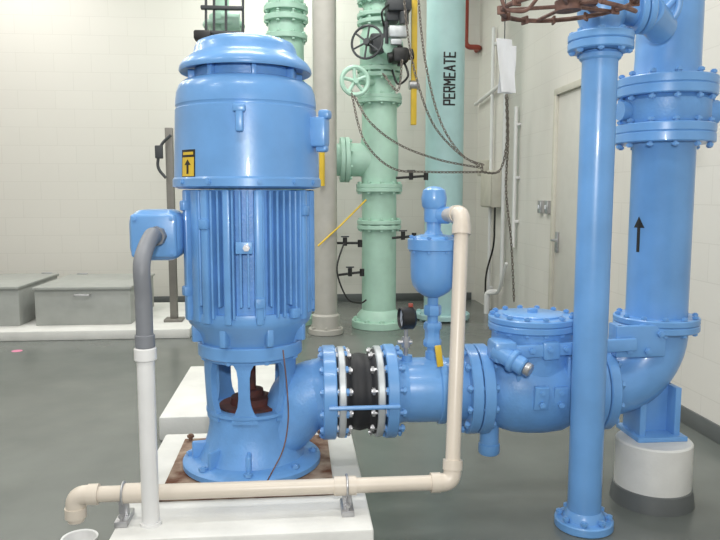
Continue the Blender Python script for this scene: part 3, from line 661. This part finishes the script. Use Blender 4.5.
for i, (a1, a2) in enumerate((((396, 178), (426, 176)), ((330, 243), (360, 243)), ((392, 238), (414, 236)), ((338, 275), (362, 272)))):
    Yq = 7.66; p1 = P(*a1, Yq); p2 = P(*a2, Yq)
    rq = root('sample_valve', p1, 'small dark sample valve and tube on the mint pipe', 'valve', 'small sample valves')
    b = B(); b.cyl(p1, p2, 0.014, 10); b.cyl(p1*0.5+p2*0.5+Vector((0, 0, -0.03)), p1*0.5+p2*0.5+Vector((0, 0, 0.06)), 0.024, 10); b.cyl(p2+Vector((0, 0, -0.045)), p2+Vector((0, 0, 0.035)), 0.026, 10); b.done('valve_body', BLACK, rq)
    b = B(); b.box(p1*0.5+p2*0.5+Vector((0, 0, 0.07)), (0.09, 0.015, 0.015), 0.004); b.done('valve_handle', DARK, rq)
B().tube(smooth_path([P(344, 243, 7.4), P(337, 270, 7.3), P(347, 298, 7.3), P(360, 303, 7.35), P(366, 300, 7.4)]), 0.009, segs=8).done('black_tube', BLACK, label='thin black tubing looping near the floor', cat='tube')
def chain(name, pts, label, r=0.005, ll=0.042):
    path = smooth_path([Vector(p) for p in pts], 24)
    d = [0.0]
    for a_, c2 in zip(path, path[1:]): d.append(d[-1]+(c2-a_).length)
    b = B(); s_ = 0.0; k = 0; i = 0
    while s_ < d[-1]:
        while i < len(d)-2 and d[i+1] < s_: i += 1
        t = (s_-d[i])/max(1e-6, d[i+1]-d[i]); p = path[i].lerp(path[i+1], t); tg = (path[i+1]-path[i]).normalized()
        u = tg.orthogonal().normalized(); u = Quaternion(tg, (k % 2)*math.pi/2)@u
        loop = [p+tg*(math.cos(a_)*ll*0.62)+u*(math.sin(a_)*ll*0.28) for a_ in [2*math.pi*j/8 for j in range(8)]]
        b.tube(loop, r, segs=4, closed=True); s_ += ll*0.85; k += 1
    return b.done(name, DARKCH, label=label, cat='chain')
YH = 7.3
chain('pull_chain', [P(352, 92, 7.4), P(370, 122, YH), P(400, 145, YH), P(440, 160, YH), P(482, 168, YH)], 'long loop of tarnished pull chain draped between pipes')
chain('pull_chain', [P(404, 0, 7.4), P(412, 60, YH), P(430, 118, YH), P(455, 150, YH), P(480, 166, YH)], 'long loop of tarnished pull chain draped between pipes')
chain('pull_chain', [P(418, -5, 7.2), P(425, 60, 7.1), P(440, 120, 7.1), P(462, 155, 7.1), P(484, 165, 7.1)], 'long loop of tarnished pull chain draped between pipes')
chain('pull_chain', [P(352, 95, 7.2), P(364, 140, 7.1), P(392, 168, 7.1), P(430, 172, 7.1), P(484, 172, 7.1)], 'long loop of tarnished pull chain draped between pipes')
chain('pull_chain', [P(482, 166, 7.2), P(484, 172, 7.2), P(500, 170, 7.4), P(507, 140, 7.4), P(506, 95, 7.4)], 'tarnished chain tied back beside the side wall')
chain('pull_chain', [P(507, 95, 7.45), P(508, 140, 7.45), P(506, 190, 7.45), P(511, 240, 7.45), P(514, 300, 7.45)], 'tarnished chain hanging straight down near the side wall')
chain('pull_chain', [P(384, 75, 7.3), P(398, 90, 7.2), P(402, 60, 7.25)], 'short loop of chain on the valve operator')
rx = P(466, 30, 9.6)
b = B(); b.tube([(rx.x, 9.6, ZC), (rx.x, 9.6, P(466, 47, 9.6).z), (rx.x+0.2, 9.6, P(466, 47, 9.6).z), (rx.x+0.2, YB, P(466, 47, 9.6).z)], 0.035, fil=0.08, segs=12); b.done('red_pipe', RED, label='thin red fire sprinkler pipe with bend', cat='pipe')
def wallbox(px, py, w, h, dpt, label):
    c0 = PW(px, py, XR-dpt/2); r_ = root('junction_box', c0, label, 'electrical box')
    B().box(c0, (dpt, w, h), 0.008).done('box_body', PANEL, r_)
    B().box((XR-dpt-0.008, c0.y, c0.z), (0.014, w*0.94, h*0.94), 0.004).done('box_cover', PANEL, r_)
wallbox(492, 189, 0.5, 0.46, 0.14, 'beige electrical junction box by the wall corner')
wallbox(484, 168, 0.22, 0.2, 0.1, 'small beige electrical box by the wall corner')
def sw(Yw, zw_, hy=0.09, hz=0.13):
    b = B(); b.box((XR-0.02, Yw, zw_), (0.04, hy, hz), 0.005); o = b.done('wall_switch', STEEL, label='small steel switch box on the block wall', cat='switch')
    B().box((XR-0.045, Yw, zw_), (0.01, 0.02, 0.04), 0.002).done('switch_toggle', PAPER, o)
sw(7.1, 1.38); sw(6.9, 1.38)
for i, (yy, z0, z1) in enumerate(((8.9, 0.0, 3.6), (7.9, 0.9, 2.5))):
    b = B(); b.tube([(XR-0.05, yy, z0), (XR-0.05, yy, z1)], 0.022, segs=12)
    for zz in (z0+0.3, (z0+z1)/2, z1-0.2): b.box((XR-0.025, yy, zz), (0.05, 0.08, 0.03), 0.004)
    b.done('wall_conduit', PVCW, label='white painted conduit clipped to the side wall', cat='conduit', group='conduits on the side wall')
b = B(); b.tube([(XR-0.06, 9.7, 2.75), (XR-0.06, 8.3, 2.85), (XR-0.06, 8.3, 0.4)], 0.024, fil=0.12, segs=12); b.done('wall_conduit', PVCW, label='white painted conduit bending along the side wall', cat='conduit', group='conduits on the side wall')
pj = PW(495, 205, XR-0.08)
b = B(); b.tube([pj, pj+Vector((0, 0, -0.5)), pj+Vector((-0.02, 0.3, -0.9)), Vector((pj.x-0.02, pj.y+0.3, 0.0))], 0.012, fil=0.15, segs=10); b.done('black_cable', BLACK, label='black cable dropping from the electrical box', cat='cable')
pj = PW(487, 292, XR-0.14)
b = B(); b.tube([(XR-0.02, pj.y, pj.z), (pj.x, pj.y, pj.z), (pj.x, pj.y, 0.0)], 0.036, fil=0.08, segs=14); b.tube([(XR-0.08, pj.y-0.6, 0.7), (XR-0.08, pj.y-0.3, 0.3), (pj.x, pj.y, pj.z-0.02)], 0.02, fil=0.1, segs=10); b.done('drain_trap', PVCW, label='white plastic trap and pipe near the floor', cat='pipe')
c0 = P(504, 66, 6.9)
hr = root('hanging_log_sheet', c0, 'white paper log sheets hanging from a cord', 'paper')
def sheet(c, w, h, ang, curl):
    b = B(); n = 8; rows = []
    for i in range(n+1):
        v = -h/2+h*i/n; row = []
        for j in range(5):
            u = -w/2+w*j/4; off = curl*((i/n-1)**2)+0.012*math.sin(j*1.4+i*0.5)
            row.append(b.bm.verts.new(Vector(c)+Quaternion((0, 0, 1), ang)@Vector((u+0.02*(1-i/n)*(1 if curl > 0 else -1), -off, v))))
        rows.append(row)
    for r0, r1 in zip(rows, rows[1:]):
        for j in range(4): b.bm.faces.new((r0[j], r0[j+1], r1[j+1], r1[j]))
    b.done('paper_sheet', PAPER, hr)
sheet(c0, 0.19, 0.52, 0.4, 0.06); sheet(c0+Vector((0.05, 0.02, -0.03)), 0.17, 0.46, 0.2, -0.02)
B().cyl(c0+Vector((0, 0, 0.25)), (c0.x, c0.y, ZC), 0.006, 6).done('hanging_cord', DARK, hr)
YQ = 7.9; xq = P(171, 200, YQ).x
zg = 0.10
st = root('instrument_stand', (xq, YQ, zg), 'grey steel post with small valve and black tubing', 'stand')
b = B(); b.box((xq, YQ, (zg+P(171, 128, YQ).z)/2), (0.08, 0.08, P(171, 128, YQ).z-zg), 0.006); b.box((xq, YQ, zg+0.015), (0.2, 0.2, 0.03), 0.004); b.done('post', POSTM, st)
b = B(); b.tube([P(171, 135, YQ-0.1), P(160, 145, YQ-0.1), P(157, 168, YQ-0.1), P(166, 178, YQ-0.1)], 0.016, fil=0.1, segs=8); b.box(P(159, 152, YQ-0.1), (0.08, 0.06, 0.14), 0.01); b.done('stand_valve', DARK, st)

# hatch boxes on curb
b = B(); xa0 = P(-60, 330, 7.15).x; xa1 = P(186, 330, 7.15).x
b.box(((xa0+xa1)/2, 8.35, zg/2), (xa1-xa0, 1.9, zg), 0.01); b.done('hatch_curb', WHITEC, label='low white concrete curb under the metal hatch boxes', cat='concrete pad')
def hatch(p0_, p1_, label):
    Yn = 7.7; x0 = P(p0_, 318, Yn).x; x1 = P(p1_, 318, Yn).x; xc = (x0+x1)/2; w = x1-x0; d = 1.3
    zt = P(p0_, 290, Yn).z
    r_ = root('hatch_box', (xc, Yn+d/2, zg), label, 'metal box', 'metal hatch boxes')
    B().box((xc, Yn+d/2, (zg+zt)/2), (w*0.97, d*0.96, zt-zg), 0.008).done('box_body', HATCH, r_)
    lid = B().box((xc, Yn+d/2, zt+0.010), (w, d, 0.03), 0.006).done('hatch_lid', HATCH, r_)
    B().tube([(xc-0.08, Yn+0.02, zt-0.06), (xc-0.08, Yn-0.02, zt-0.06), (xc+0.08, Yn-0.02, zt-0.06), (xc+0.08, Yn+0.02, zt-0.06)], 0.01, fil=0.02, segs=8).done('box_handle', STEEL, r_)
    for sx in (-0.35, 0.35): B().box((xc+sx*w, Yn+d-0.03, zt+0.03), (0.12, 0.05, 0.02), 0.004).done('hinge', STEEL, lid)
hatch(33, 132, 'grey sheet metal hatch box with hinged lid on a white curb')
hatch(-70, 20, 'grey sheet metal hatch box standing beside the other one')
g = G(17, 351, 0); B().lathe([(0.05, 0.0), (0.05, 0.002), (0, 0.002)], (g.x, g.y, 0), segs=20).done('floor_marking', PINK, label='small pink paint dot on the floor', cat='marking')

# ------------------------------------------------------------------ lights
def area(name, loc, sx, sy, e, rot=(0, 0, 0), col=(1, 0.985, 0.95)):
    l = bpy.data.lights.new(name, 'AREA'); l.shape = 'RECTANGLE'; l.size = sx; l.size_y = sy; l.energy = e; l.color = col
    o = bpy.data.objects.new(name, l); COL.objects.link(o); o.location = loc; o.rotation_euler = rot
for yy in (0.5, 3.4, 6.2, 8.6):
    for xx in (-3.6, -0.2):
        area('ceiling_lamp', (xx, yy, 4.9), 1.6, 0.5, 50 if xx < -1 else 62)
area('ceiling_lamp', (1.5, 5.0, 4.9), 1.2, 0.5, 40)
l = bpy.data.lights.new('flash_lamp', 'AREA'); l.size = 0.2; l.energy = 60; l.color = (1, 0.99, 0.97); l.shape = 'DISK'
o = bpy.data.objects.new('flash_lamp', l); COL.objects.link(o); o.location = (0.05, -0.3, 1.95); o.rotation_euler = (math.radians(84), 0, -PS)
w = bpy.data.worlds.new('world'); sc.world = w; w.use_nodes = True
w.node_tree.nodes['Background'].inputs[0].default_value = (0.95, 0.97, 1, 1); w.node_tree.nodes['Background'].inputs[1].default_value = 0.42
